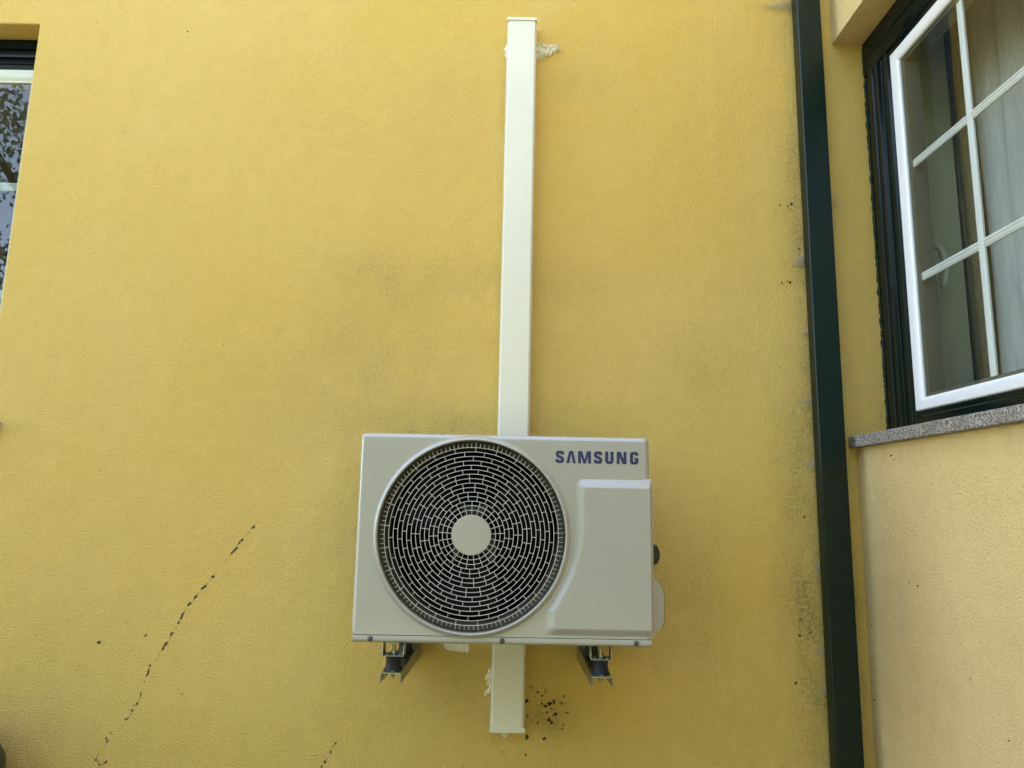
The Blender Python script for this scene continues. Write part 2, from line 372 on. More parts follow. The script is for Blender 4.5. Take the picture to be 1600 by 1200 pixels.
# ragged green paint edge on the jamb
random.seed(5); m = MB(); pts = []
zs = [RWZ0+0.04+i*0.006 for i in range(int((RWZ1-RWZ0-0.05)/0.006))]
ls = [[(1.2165, -0.0035, z), (1.213-0.004*noise.noise(Vector((z*40, 0, 0)))-random.random()*0.003, -0.0018, z)] for z in zs]
m.loops(ls, closed=False); m.build('paint_edge', 'moss', W)
def sash(y0, y1, z0, z1, wst, cols, rows, xs, handle=False):
    sm = MB()
    def prof(d): return [(0.0, xs), (0.003, xs-0.004), (0.024, xs-0.004), (0.034, xs+0.001), (wst, xs+0.004), (wst, xs+0.055), (0.0, xs+0.055)]
    # mitred ring loops
    P = prof(0)
    ls = []
    for d, x in P: ls.append([(x, y0-d, z0+d), (x, y1+d, z0+d), (x, y1+d, z1-d), (x, y0-d, z1-d)])
    ls.append(ls[0]); sm.loops(ls)
    o = sm.build('sash', 'white', W, bevel=0.0012)
    mm = MB(); g0, g1, h0, h1 = y0-wst, y1+wst, z0+wst, z1-wst; bw = 0.0125
    xb = xs+0.020; yc = [g0-0.006]+[g0+(g1-g0)*k/cols+0.039 for k in range(1, cols)]+[g1+0.013]
    def bar(q): return [(-bw, q+0.005), (-bw, q), (-0.0045, q-0.0035), (-0.003, q-0.0015), (0.003, q-0.0015), (0.0045, q-0.0035), (bw, q), (bw, q+0.005)]
    for k in range(1, cols): mm.loops([[(x, yc[k]+d, zz) for d, x in bar(xb)] for zz in (h0+0.013, h1-0.013)], cap0=True, cap1=True)
    for k in range(1, rows):
        z = h0+(h1-h0)*k/rows+0.003
        for a in range(cols):
            ya = yc[a]-(bw if a else 0); yb = yc[a+1]+(bw if a < cols-1 else 0)
            mm.loops([[(x, yy, z+d) for d, x in bar(xb+0.0002)] for yy in (ya, yb)], cap0=True, cap1=True)
    mm.build('glazing_bars', 'white', o)
    gm = MB().add([(xs+0.0085, g0, h0), (xs+0.0085, g1, h0), (xs+0.0085, g1, h1), (xs+0.0085, g0, h1)], [(0, 1, 2, 3)])
    gm.build('pane', 'glass', o)
    # dark spacer bar of the double glazing
    sp = MB(); xa = xs+0.010
    ls = [[(xx, g0-d, h0+d), (xx, g1+d, h0+d), (xx, g1+d, h1-d), (xx, g0-d, h1-d)] for d, xx in ((0.0003, xa), (0.0050, xa), (0.0052, xa+0.004), (0.0120, xa+0.004), (0.0122, xa+0.0525), (-0.004, xa+0.0525))]
    sp.loops(ls); sp.build('spacer', 'spacer', o)
    return o
s1 = sash(-0.160, -0.888, 1.792, 2.971, 0.038, 2, 3, 1.222)
s2 = sash(-0.892, -1.620, 1.792, 2.971, 0.038, 2, 3, 1.222)
# inner handle near the far stile
m = MB()
hx, hy, hz = 1.315, -0.150, 2.29
m.box(hx-0.034, hx-0.012, hy-0.010, hy+0.010, hz-0.045, hz+0.045)
path = [(hx-0.012, hy, hz+0.032), (hx+0.012, hy, hz+0.034), (hx+0.030, hy, hz+0.02), (hx+0.038, hy, hz-0.01), (hx+0.038, hy, hz-0.05), (hx+0.032, hy, hz-0.085), (hx+0.020, hy, hz-0.10)]
m.tube(path, [0.009, 0.010, 0.011, 0.011, 0.010, 0.009, 0.007], 8)
m.build('handle', 'handle', W, smooth=True)
# granite sill
m = MB().box(1.083, 1.30, RWY0-0.06, -0.003, 1.690, 1.7265)
tag(m.build('sill', 'granite', W, bevel=0.004, seg=2), None)
# inner reveal (what one sees past the sash) and curtains
m = MB()
m.box(1.301, 1.470, -0.060, -0.0025, 1.70, 3.12).box(1.301, 1.398, RWY0+0.0025, RWY0+0.06, 1.70, 3.12)
m.box(1.301, 1.398, RWY0+0.0605, -0.0605, 3.06, 3.119).box(1.301, 1.398, RWY0+0.0605, -0.0605, 1.695, 1.76)
m.build('inner_reveal', 'inner', W, bevel=0.002)
def curtain(name, mat, x, ya, yb, z0, z1, folds, amp, label, seed, n=160, thick=0.0):
    random.seed(seed); ls = []; ph = [random.random()*6 for _ in range(4)]
    for j in range(13):
        z = z0+(z1-z0)*j/12; row = []
        for i in range(n+1):
            t = i/n; y = ya+(yb-ya)*t
            u = amp*(math.sin(t*folds*2*PI+ph[0]+0.25*math.sin(j*0.5))+0.45*math.sin(t*folds*4.7+ph[1]+0.05*j)+0.3*math.sin(t*folds*11+ph[2]))
            row.append((x+u*(1-0.25*j/12), y+0.006*math.sin(j*0.7+t*30), z))
        ls.append(row)
    mb = MB().loops(ls, closed=False); o = mb.build(name, mat, smooth=True, recalc=False)
    if thick: md = o.modifiers.new('thick', 'SOLIDIFY'); md.thickness = thick; md.offset = 0
    return tag(o, label, 'curtain')
curtain('sheer_curtain', 'sheer', 1.50, -0.13, -1.72, 1.2, 3.2, 15, 0.010, 'pale bluish sheer curtain in fine folds behind the right window panes', 3, 360)
curtain('drape', 'drape', 1.50, 0.02, -0.115, 1.1, 3.2, 2.0, 0.008, 'thick beige drape gathered at the far edge inside the right window', 8, 60, 0.012)

# ------------------------------------------------------------------ left window in the facade
LW = thing('window', 'window at the left edge with green roller shutter box and tree reflections in its glass', 'window', (-2.4, 0.09, 1.73))
m = MB()
prof = [(3.147, 0.088), (3.130, 0.088), (3.128, 0.080), (3.105, 0.078), (3.103, 0.090), (3.096, 0.090), (3.094, 0.080), (3.070, 0.078), (3.067, 0.090), (3.060, 0.090), (3.058, 0.084), (3.048, 0.082), (3.046, 0.090), (3.031, 0.092), (3.031, 0.17), (3.147, 0.17)]
m.loops([[(LWX0+0.001, y, z) for z, y in prof], [(LWX1-0.001, y, z) for z, y in prof]], cap0=True, cap1=True)
for xa, xb in ((LWX0+0.001, LWX0+0.024), (LWX1-0.024, LWX1-0.001)): m.box(xa, xb, 0.092, 0.17, 1.7275, 3.030)
m.build('frame', 'dgreen', LW, bevel=0.001)
def sash_y(x0, x1, z0, z1, wst, y):
    P = [(0.0, y), (0.004, y-0.004), (0.030, y-0.004), (0.040, y+0.002), (wst, y+0.006), (wst, y+0.05), (0, y+0.05)]
    ls = [[(x0+d, yy, z0+d), (x1-d, yy, z0+d), (x1-d, yy, z1-d), (x0+d, yy, z1-d)] for d, yy in P]; ls.append(ls[0])
    o = MB().loops(ls).build('sash', 'cream', LW, bevel=0.001)
    g0, g1, h0, h1 = x0+wst, x1-wst, z0+wst, z1-wst; mm = MB(); xm = (g0+g1)/2
    mm.box(xm-0.011, xm+0.011, y+0.016, y+0.024, h0, h1)
    for k in (1, 2):
        z = h0+(h1-h0)*k/3
        mm.box(g0, xm-0.0112, y+0.0162, y+0.0242, z-0.015, z+0.015).box(xm+0.0112, g1, y+0.0162, y+0.0242, z-0.015, z+0.015)
    mm.build('glazing_bars', 'bar', o, bevel=0.001)
    MB().add([(g0, y+0.012, h0), (g1, y+0.012, h0), (g1, y+0.012, h1), (g0, y+0.012, h1)], [(0, 1, 2, 3)]).build('pane', 'glass', o)
sash_y(-2.405, -1.736, 1.735, 3.0295, 0.048, 0.094)
sash_y(-3.075, -2.408, 1.735, 3.0295, 0.048, 0.094)
m = MB().box(-3.17, -1.655, -0.036, 0.20, 1.6905, 1.7265); m.build('sill', 'granite', LW, bevel=0.004)
# ------------------------------------------------------------------ downpipe
P_ = thing('downpipe', 'dark green rectangular downpipe running down beside the wall corner', 'downpipe', (1.008, -0.037, 0))
m = MB(); sec = rrect(0.966, 1.050, -0.060, -0.014, 0.005, 3)
m.loops([[(x, y, z) for x, y in sec] for z in (0.03, 1.2, 2.4, 3.6, 4.6)], cap0=True, cap1=True)
m.build('pipe', 'green', P_, wn=True, angle=50)
for z in (0.45, 3.75):
    m = MB(); o_ = [(0.955, -0.001), (1.061, -0.001), (1.061, -0.012), (1.0525, -0.013), (1.0525, -0.0625), (0.9635, -0.0625), (0.9635, -0.013), (0.955, -0.012)]
    m.loops([[(x, y, zz) for x, y in o_] for zz in (z-0.012, z+0.012)], cap0=True, cap1=True).build('clip', 'green', P_, bevel=0.001)

# ------------------------------------------------------------------ cable trunking
D = thing('cable_trunking', 'long off-white plastic pipe trunking running up the wall behind the air conditioner', 'trunking', (0, 0, 0.82))
def tx(z): return -0.0480+(z-0.83)*(0.0075/2.33)      # left edge leans slightly
m = MB(); zA, zB = 0.842, 3.152; TW = 0.0975
sec = [(0.0, -0.0005), (0.0, -0.052), (0.0025, -0.058), (0.006, -0.060), (TW-0.006, -0.060), (TW-0.0025, -0.058), (TW, -0.052), (TW, -0.0005)]
m.loops([[(tx(z)+a, b, z) for a, b in sec] for z in (zA, zB)], cap0=True, cap1=True); m.build('cover', 'duct', D, wn=True, angle=60)
m = MB()
for a in (-0.0022, TW+0.0002): m.loops([[(tx(z)+a+p, q, z) for p, q in ((0, -0.0004), (0.002, -0.0004), (0.002, -0.048), (0, -0.048))] for z in (zA, zB)], cap0=True, cap1=True)
m.build('base', 'duct', D)
for z0, z1 in ((zB-0.001, zB+0.010), (zA-0.013, zA+0.002)):
    zc = (z0+z1)/2; a = tx(zc)
    MB().box(a-0.0035, a+TW+0.0035, -0.0635, -0.0003, z0, z1).build('end_cap', 'duct', D, bevel=0.0015)

# ------------------------------------------------------------------ air conditioner
FY = -0.42; FX, FZ = -0.1005, 1.4145
A = thing('air_conditioner', 'grey-beige outdoor air conditioner unit with round fan grille and blue lettering', 'air conditioner', (-0.018, -0.28, 1.143))
X0, X1, Z0, Z1 = -0.3995, 0.362, 1.1622, 1.6745
# casing: rounded front shell with the round hole
bm = bmesh.new()
def loop3(pts): return [bm.verts.new(p) for p in pts]
RR = 0.014; L_ = []
for y, ins in [(-0.128, 0.0)]+[(FY+RR*(1-math.sin(a)), RR*(1-math.cos(a))) for a in [k*PI/2/7 for k in range(8)]]:
    L_.append(loop3([(x, y, z) for x, z in rrect(X0+ins, X1-ins, Z0+ins*0.10, Z1-ins, max(0.013-ins, 0.004), 6)]))
n = len(L_[0])
for i in range(len(L_)-1):
    for j in range(n): bm.faces.new((L_[i][j], L_[i][(j+1) % n], L_[i+1][(j+1) % n], L_[i+1][j]))
HR = 0.2432
circ = loop3([(FX+HR*math.cos(2*PI*k/128), FY, FZ+HR*math.sin(2*PI*k/128)) for k in range(128)])
ed = [bm.edges.get((L_[-1][j], L_[-1][(j+1) % n])) for j in range(n)]
ed += [bm.edges.new((circ[k], circ[(k+1) % 128])) for k in range(128)]
bmesh.ops.triangle_fill(bm, use_beauty=True, use_dissolve=False, edges=ed)
bmesh.ops.recalc_face_normals(bm, faces=bm.faces)
me = bpy.data.meshes.new('casing'); ao = WL[A.name]
for v in bm.verts: v.co -= ao
for e in bm.edges:
    if len(e.link_faces) == 2 and e.calc_face_angle(0) > math.radians(35): e.smooth = False
bm.to_mesh(me); bm.free(); me.materials.append(M['casing']); me.polygons.foreach_set('use_smooth', [True]*len(me.polygons))
o = bpy.data.objects.new('casing', me); C.objects.link(o); o.parent = A; WL[o.name] = ao
md = o.modifiers.new('n', 'WEIGHTED_NORMAL'); md.keep_sharp = True
casing = o
MB().box(X0+0.004, X1-0.004, -0.1285, -0.128, Z0, Z1-0.004).build('back_panel', 'coil', A)
# raised ring round the fan opening
ring = [(0.2570, 0.004), (0.2562, 0.0), (0.2540, -0.0030), (0.2505, -0.0085), (0.2475, -0.0118), (0.2450, -0.0130), (0.2434, -0.0122), (0.2423, -0.0080), (0.2418, 0.0), (0.2414, 0.012)]
MB().lathe((FX, FY, FZ), ring, n=160).build('fan_ring', 'casing', A, smooth=True)
MB().lathe((FX, FY, FZ), [(0.2416, 0.004), (0.2412, 0.010), (0.2350, 0.018), (0.2275, 0.026), (0.2255, 0.04), (0.2255, 0.11)], n=128).build('shroud', 'ring_in', A, smooth=True)
# grille
R0, DR = 0.0510, (0.2245-0.0510)/15
ph = [0, 0, 0, -.11, -.11, .05, .05, -.06, -.06, .085, -.027, .113, 0, -.112, .026]
def gy(r): return FY-0.004-0.004*math.cos(min(1, r/0.235)*PI/2)      # faint dome
def gp(r, a, dy=0): return (FX+r*math.sin(a), gy(r)+dy, FZ+r*math.cos(a))
m = MB(); gr = 0.00078
for k in range(1, 16):
    r = R0+DR*k; m.tube([gp(r, 2*PI*i/120) for i in range(120)], gr, 6, closed=True)
for b in range(15):
    for k in range(25):
        a = ph[b]+k*2*PI/25; ra, rb = R0+DR*b-(0.002 if b == 0 else 0), R0+DR*(b+1)
        m.tube([gp(ra, a), gp(rb, a)], gr, 5, cap=False)
for k in range(125):
    a = ph[14]+k*2*PI/125; big = k % 5 == 0
    r1 = 0.2245; r2 = 0.2400 if big else 0.2365
    m.tube([gp(r1, a, 0.0004), gp(r1+0.006, a, 0.0015), gp(r2-0.002, a, 0.006), gp(r2+0.001, a, 0.016)], gr, 5, cap=False)
m.build('grille', 'grille', A, smooth=True)
MB().lathe((FX, FY-0.0085, FZ), [(0.0495, 0.004), (0.0513, 0.0015), (0.0513, -0.0012), (0.0507, -0.0020), (0.0498, -0.0022), (0.0, -0.0023)], n=72).build('hub_plate', 'casing', A, wn=True, angle=30)
# fan behind the grille
fan = MB().lathe((FX, -0.352, FZ), [(0.0, -0.030), (0.035, -0.028), (0.050, -0.015), (0.052, 0.04), (0.052, 0.06)], n=40).build('fan', 'fan', A, smooth=True)
for q in range(3):
    a0 = q*2*PI/3+0.5; ls = []
    for i in range(9):
        r = 0.05+i*(0.165/8); row = []
        for j in range(9):
            t = j/8; aa = a0+t*(1.05+0.25*i/8)+0.18*(i/8)**2; row.append((FX+r*math.sin(aa), -0.375+0.065*t-0.012*math.sin(t*PI), FZ+r*math.cos(aa)))
        ls.append(row)
    b_ = MB().loops(ls, closed=False).build('fan_blade', 'fan', fan, smooth=True, recalc=False)
    md = b_.modifiers.new('t', 'SOLIDIFY'); md.thickness = 0.003
m = MB()
for k in range(40): z = 1.18+k*0.012; m.box(-0.385, 0.14, -0.165, -0.150, z, z+0.006)
m.build('heat_exchanger', 'coil', A)
MB().box(-0.165, -0.150, -0.25, -0.235, 1.17, 1.33).box(-0.172, -0.169, -0.25, -0.235, 1.17, 1.33).box(-0.16, -0.04, -0.26, -0.2505, 1.33, 1.49).build('motor_mount', 'mount', A)
# raised service panel on the right of the front
def cat(pts, per=5):
    out = []; P = [Vector(p) for p in pts]
    for i in range(len(P)-1):
        p0 = P[max(i-1, 0)]; p1 = P[i]; p2 = P[i+1]; p3 = P[min(i+2, len(P)-1)]
        for k in range(per):
            t = k/per
            out.append(tuple(0.5*((2*p1)+(-p0+p2)*t+(2*p0-5*p1+4*p2-p3)*t*t+(-p0+3*p1-3*p2+p3)*t*t*t)))
    out.append(tuple(P[-1])); return out
def panel_loop(tl, tr, br, bl, curve, r):
    # corner arcs, clockwise from top-left; straight runs subdivided so both loops match
    def arc(p, a, b, rr, m=8):
        p, a, b = Vector(p), Vector(a), Vector(b); da = (a-p).normalized(); db = (b-p).normalized()
        ang = da.angle(db); t = rr/math.tan(ang/2); c = p+(da+db).normalized()*(rr/math.sin(ang/2)); s0 = p+da*t; s1 = p+db*t
        return [tuple(c+((s0-c).lerp(s1-c, k/m)).normalized()*rr) for k in range(m+1)]
    pts = arc(tl, curve[-1], tr, r[0])+arc(tr, tl, br, r[1])+arc(br, tr, bl, r[2])+arc(bl, br, curve[0], r[3])
    pts += arc(curve[0], bl, curve[1], r[4], 6)+cat(curve[1:])
    return pts
outer = panel_loop((.167, 1.566), (.3685, 1.566), (.3685, 1.166), (.089, 1.166), [(.089, 1.222), (.108, 1.252), (.131, 1.294), (.150, 1.342), (.161, 1.39), (.166, 1.44), (.167, 1.48)], [.018, .006, .008, .014, .016])
inner = panel_loop((.192, 1.538), (.3590, 1.538), (.3590, 1.190), (.119, 1.190), [(.119, 1.228), (.131, 1.249), (.152, 1.286), (.173, 1.335), (.186, 1.388), (.191, 1.44), (.192, 1.475)], [.010, .005, .006, .009, .012])
ls = [[(x, FY+0.05, z) for x, z in outer], [(x, FY+0.006, z) for x, z in outer]]
for k in range(9):
    s = k/8; e = s*s*(3-2*s)
    ls.append([(ax+(bx-ax)*s, FY+0.0005-0.0105*e if ax < 0.36 or s > 0 else FY+0.0005, az+(bz-az)*s) for (ax, az), (bx, bz) in zip(outer, inner)])
MB().loops(ls, cap1=True).build('service_panel', 'casing', A, wn=True, angle=60)
# base pan strip with screws
m = MB(); sec = [(-0.4165, 1.1460), (-0.4185, 1.1485), (-0.4195, 1.1520), (-0.4195, 1.1585), (-0.4185, 1.1618), (-0.13, 1.1618), (-0.13, 1.1435), (-0.412, 1.1435)]
m.loops([[(x, y, z) for y, z in sec] for x in (-0.3938, 0.3615)], cap0=True, cap1=True)
base = m.build('base_pan', 'casing', A, bevel=0.0012)
for sx, sz in ((-0.349, 1.1535), (-0.016, 1.1535), (0.322, 1.1535)):
    sc = MB().lathe((sx, -0.4193, sz), [(0.0068, 0.0), (0.0068, -0.0010), (0.0052, -0.0012), (0.0050, -0.003), (0.0036, -0.0042), (0.0016, -0.0044), (0.0012, -0.001), (0, -0.001)], n=20).build('screw', 'screw', A, smooth=True)
# lettering
H = 110.0; st = 29.0; hs_ = 25.0
def thick(path, wd):
    P = [Vector(p) for p in path]; Lf, Rt = [], []
    for i, p in enumerate(P):
        t = (P[min(i+1, len(P)-1)]-P[max(i-1, 0)]).normalized(); nn = Vector((-t.y, t.x)); h = wd/2
        vert = abs(t.y); hh = (hs_/2)*(1-vert)+(wd/2)*vert
        Lf.append(p+nn*hh); Rt.append(p-nn*hh)
    return Lf, Rt
def rpath(pts, r):
    """open polyline with rounded inner corners"""
    out = [pts[0]]
    for i in range(1, len(pts)-1):
        p, a, b = Vector(pts[i]), Vector(pts[i-1]), Vector(pts[i+1]); rr = min(r, (a-p).length*0.49, (b-p).length*0.49)
        s0 = p+(a-p).normalized()*rr; s1 = p+(b-p).normalized()*rr
        for k in range(7):
            t = k/6; out.append(tuple(s0*(1-t)**2+p*2*t*(1-t)+s1*t*t))
    out.append(pts[-1]); return out
LET = []   # (list of quads strips) in letter units
def strip(path, x0, wd=st): LET.append(('strip', [(x+x0, y) for x, y in path], wd))
def poly(pts, x0): LET.append(('poly', [(x+x0, y) for x, y in pts], 0))
def S_(x0):
    a, b = st/2, 76-st/2; t, u = H-hs_/2, hs_/2
    strip(rpath([(b, 76), (b, t), (a, t), (a, 66), (b, 44), (b, u), (a, u), (a, 35)], 17), x0)
S_(505)
poly([(0, 0), (28, 0), (45, 66), (58, 0), (86, 0), (62, H), (27, H)], 600)
LET.pop()
poly([(0, 0), (27, 0), (44, 84), (42, H), (26, H)], 600); poly([(59, 0), (86, 0), (60, H), (42.2, H), (44.2, 84)], 600)
poly([(0, 0), (26, 0), (26, H), (0, H)], 705); poly([(89, 0), (115, 0), (115, H), (89, H)], 705)
poly([(26.2, H), (26.2, 66), (46, 0), (57.4, 0), (57.4, 34), (37, H)], 705); poly([(57.6, 34), (57.6, 0), (69, 0), (88.8, 66), (88.8, H), (78, H)], 705)
S_(845)
strip(rpath([(st/2, H), (st/2, 11), (76-st/2, 11), (76-st/2, H)], 20), 945)
poly([(0, 0), (26, 0), (26, H), (0, H)], 1048); poly([(62, 0), (88, 0), (88, H), (62, H)], 1048)
poly([(26.2, H), (26.2, 62), (52, 0), (61.8, 0), (61.8, 48), (37, H)], 1048)
strip(rpath([(76-st/2, 78), (76-st/2, H-11), (st/2, H-11), (st/2, 11), (76-st/2, 11), (76-st/2, 56)], 18), 1165)
poly([(40, 44), (49.3, 44), (49.3, 62), (40, 62)], 1165)
k_ = (0.3325-0.115)/(1241-505); kz = 0.0322/H
m = MB()
for i, (typ, pts, wd) in enumerate(LET):
    yy = FY-0.0006
    if typ == 'poly': m.prism([(0.115+(x-505)*k_, 1.6030+y*kz) for x, y in pts], yy, FY+0.0004)
    else:
        a, b = thick(pts, wd)
        cv = lambda p, y: (0.115+(p[0]-505)*k_, y, 1.6030+p[1]*kz)
        lsx = [[cv(p, FY+0.0004), cv(p, yy), cv(q, yy), cv(q, FY+0.0004)] for p, q in zip(a, b)]
        m.loops(lsx, cap0=True, cap1=True)
m.build('lettering', 'blue', A)
# service valve cover and cable gland on the right side
m = MB(); prof = [(1.171, 0.0), (1.1715, 0.026), (1.180, 0.037), (1.198, 0.041), (1.235, 0.042), (1.268, 0.0405), (1.292, 0.032), (1.312, 0.016), (1.324, 0.002)]
ls = []
for z, d in prof: ls.append([(0.3615, -0.345, z), (0.3615+d*1.15, -0.342, z), (0.3615+d*1.32, -0.330, z), (0.3615+d*1.32, -0.20, z), (0.3615, -0.19, z)])
m.loops(ls, cap0=True, cap1=True); m.build('valve_cover', 'casing', A, bevel=0.004, seg=3)
m = MB().lathe((0.3615, -0.30, 1.365), [(0.030, 0), (0.030, 0.026), (0.025, 0.040), (0.012, 0.046), (0.0, 0.046)], axis='x', n=28)
m.tube([(0.375, -0.30, 1.365), (0.392, -0.285, 1.352), (0.394, -0.26, 1.32), (0.385, -0.24, 1.28)], 0.007, 8); m.build('cable_gland', 'black', A, smooth=True)
# mounting feet: open U channels under the pan
def foot(cx, yf):
    t = 0.0022; w_ = 0.0275; zb_ = 1.1055; zt_ = 1.1433; y0, y1 = yf, yf+0.045
    m = MB(); m.box(cx-w_, cx+w_, y0, y1, zb_, zb_+t)
    for s in (-1, 1):
        xa, xb = (cx+s*w_, cx+s*(w_-t)); xt = cx+s*(w_-0.003)
        for_ = [(xa, y0, zb_+t), (xa, y1, zb_+t), (xa, y1-0.006, zt_), (xa, y0+0.010, zt_)]
        inn = [(xb, y, z) for _, y, z in for_]; m.loops([for_, inn], cap0=True, cap1=True)
    for s in (-1, 1): m.lathe((cx+s*0.016, y0+0.010, zb_+t), [(0.0035, 0), (0.0032, 0.002), (0, 0.003)], 'z', 12)
    return m.build('foot', 'zinc', A, bevel=0.0006)
foot(-0.2945, -0.392); foot(0.238, -0.392); foot(-0.2945, -0.175); foot(0.238, -0.175)

# ------------------------------------------------------------------ brackets
def bracket(cx, label):
    B = thing('wall_bracket', label, 'bracket', (cx, 0, 1.04), 'steel wall brackets carrying the air conditioner')
    w_ = 0.0265; t = 0.0024; zt_ = 1.0705; zb_ = 1.046; yf = -0.410
    m = MB()
    def yend(d): return yf+0.0
    # web with a slot near its front
    m.box(cx-w_+0.004, cx-0.006, yf, -0.004, zt_-t, zt_).box(cx+0.006, cx+w_-0.004, yf, -0.004, zt_-t, zt_)
    m.box(cx-0.006, cx+0.006, yf, yf+0.012, zt_-t, zt_).box(cx-0.006, cx+0.006, yf+0.024, -0.004, zt_-t, zt_)
    for s in (-1, 1):
        xo = cx+s*w_; xi = cx+s*(w_-t)
        sec = [(cx+s*(w_-0.004), zt_), (xo-s*0.0012, zt_-0.0012), (xo, zt_-0.004), (xo, zb_), (xi, zb_), (xi, zt_-0.004), (cx+s*(w_-0.004), zt_-t)]
        fr = [(x, yf+(0.004 if z < zb_+0.002 else 0), z) for x, z in sec]
        m.loops([fr, [(x, -0.004, z+(-0.02 if z < zb_+0.002 else 0)) for x, z in sec]], cap0=True, cap1=True)
    m.build('arm', 'zinc', B)
    MB().box(cx-0.02, cx+0.02, -0.0035, -0.0008, 1.052, 1.50).box(cx-0.02, cx-0.0175, -0.03, -0.0035, 1.075, 1.50).box(cx+0.0175, cx+0.02, -0.03, -0.0035, 1.075, 1.50).build('wall_rail', 'zinc', B)
    for yy in (-0.372, -0.155):
        MB().lathe((cx, yy, 0), [(0.0235, zt_+0.0003), (0.0235, zt_+0.003), (0.0205, zt_+0.007), (0.0190, zt_+0.020), (0.0192, zt_+0.030), (0.0205, 1.1052)], 'z', 28, cap0=True, cap1=True).build('rubber_mount', 'rubber', B, wn=True, angle=40)
        MB().lathe((cx, yy, 0), [(0.0036, 1.050), (0.0040, 1.052), (0.0040, 1.129), (0.0034, 1.131)], 'z', 14, cap0=True, cap1=True).build('bolt', 'zinc', B, wn=True)
        MB().lathe((cx, yy, 0), [(0.0078, 1.1105), (0.0078, 1.1170)], 'z', 6, cap0=True, cap1=True).lathe((cx, yy, 0), [(0.0125, 1.1080), (0.0125, 1.1100)], 'z', 24, cap0=True, cap1=True).build('nut', 'zinc', B, bevel=0.0005)
    return B
bracket(-0.2945, 'galvanised bracket arm under the left end of the air conditioner')
bracket(0.238, 'galvanised bracket arm under the right end of the air conditioner')

# ------------------------------------------------------------------ filler patches, vine traces, dirt, cobwebs
def inside(p, poly):
    c = False; n = len(poly)
    for i in range(n):
        (x1, y1), (x2, y2) = poly[i], poly[i-1]
        if (y1 > p[1]) != (y2 > p[1]) and p[0] < (x2-x1)*(p[1]-y1)/(y2-y1)+x1: c = not c
    return c
def lump(name, poly, hgt, label, mat='plaster', seed=0, cell=0.002, holes=0.0, rough=0.006):
    xs = [p[0] for p in poly]; zs = [p[1] for p in poly]; off = Vector((seed*7.3, 1.7, seed*2.1))
    nx = int((max(xs)-min(xs)+0.02)/cell); nz = int((max(zs)-min(zs)+0.02)/cell); x0 = min(xs)-0.01; z0 = min(zs)-0.01
    keep = {}
    for i in range(nx):
        for j in range(nz):
            p = Vector((x0+i*cell, 0, z0+j*cell)); q = (p[0]+rough*noise.noise(p*110+off), p[2]+rough*noise.noise(p*110-off))
            if inside(q, poly) and noise.noise(p*170+off*2) > -1+holes: keep[(i, j)] = 1
    m = MB(); idx = {}
    def v(i, j):
        if (i, j) in idx: return idx[(i, j)]
        full = all((i-a, j-b) in keep for a in (0, 1) for b in (0, 1)); p = Vector((x0+i*cell, 0, z0+j*cell))
        h = hgt*(0.55+0.7*noise.noise(p*150+off)+0.35*noise.noise(p*380)) if full else -0.0005
        idx[(i, j)] = len(m.v); m.v.append((p[0], -max(h, -0.0005 if not full else 0.0008), p[2])); return idx[(i, j)]
    for (i, j) in keep: m.f.append((v(i, j), v(i+1, j), v(i+1, j+1), v(i, j+1)))
    return tag(m.build(name, mat, smooth=True), label, 'filler')
lump('filler_patch', [(0.045, 3.108), (0.072, 3.103), (0.095, 3.098), (0.128, 3.097), (0.143, 3.088), (0.134, 3.070), (0.118, 3.066), (0.095, 3.050), (0.045, 3.028)], 0.020, 'rough pitted cream filler patch sticking out right of the trunking top', seed=1, holes=0.50, rough=0.010, cell=0.0025)
lump('filler_patch', [(-0.03, 3.106), (-0.046, 3.105), (-0.055, 3.085), (-0.052, 3.06), (-0.044, 3.045), (-0.03, 3.045)], 0.008, 'small white filler sliver left of the trunking near its top', seed=2)
lump('filler_patch', [(-0.046, 0.998), (-0.062, 0.992), (-0.068, 0.965), (-0.060, 0.940), (-0.072, 0.920), (-0.075, 0.908), (-0.060, 0.920), (-0.045, 0.930)], 0.009, 'white filler squeezed out left of the trunking below the air conditioner', seed=3)
lump('filler_patch', [(-0.205, 1.085), (-0.200, 1.052), (-0.185, 1.044), (-0.124, 1.037), (-0.121, 1.085)], 0.0015, 'flat pale filler smear showing just under the air conditioner', seed=4, rough=0.003)
m = MB(); m.lathe((0.0, 0, 0), [(0, 0)]) if False else None
ls = []
for k in range(9):
    t = k/8; r = 0.012*(1-t**2)+0.0015; ls.append([(-0.006+r*1.15*math.cos(a)+0.002*t*math.sin(3*t), -0.034+r*0.75*math.sin(a), 0.829-0.022*t+0.0016*math.sin(t*22)) for a in [2*PI*i/16 for i in range(16)]])
tag(MB().loops(ls, cap0=True, cap1=True).build('sealant_blob', 'plaster', smooth=True), 'small white sealant blob hanging below the bottom end cap of the trunking', 'sealant')

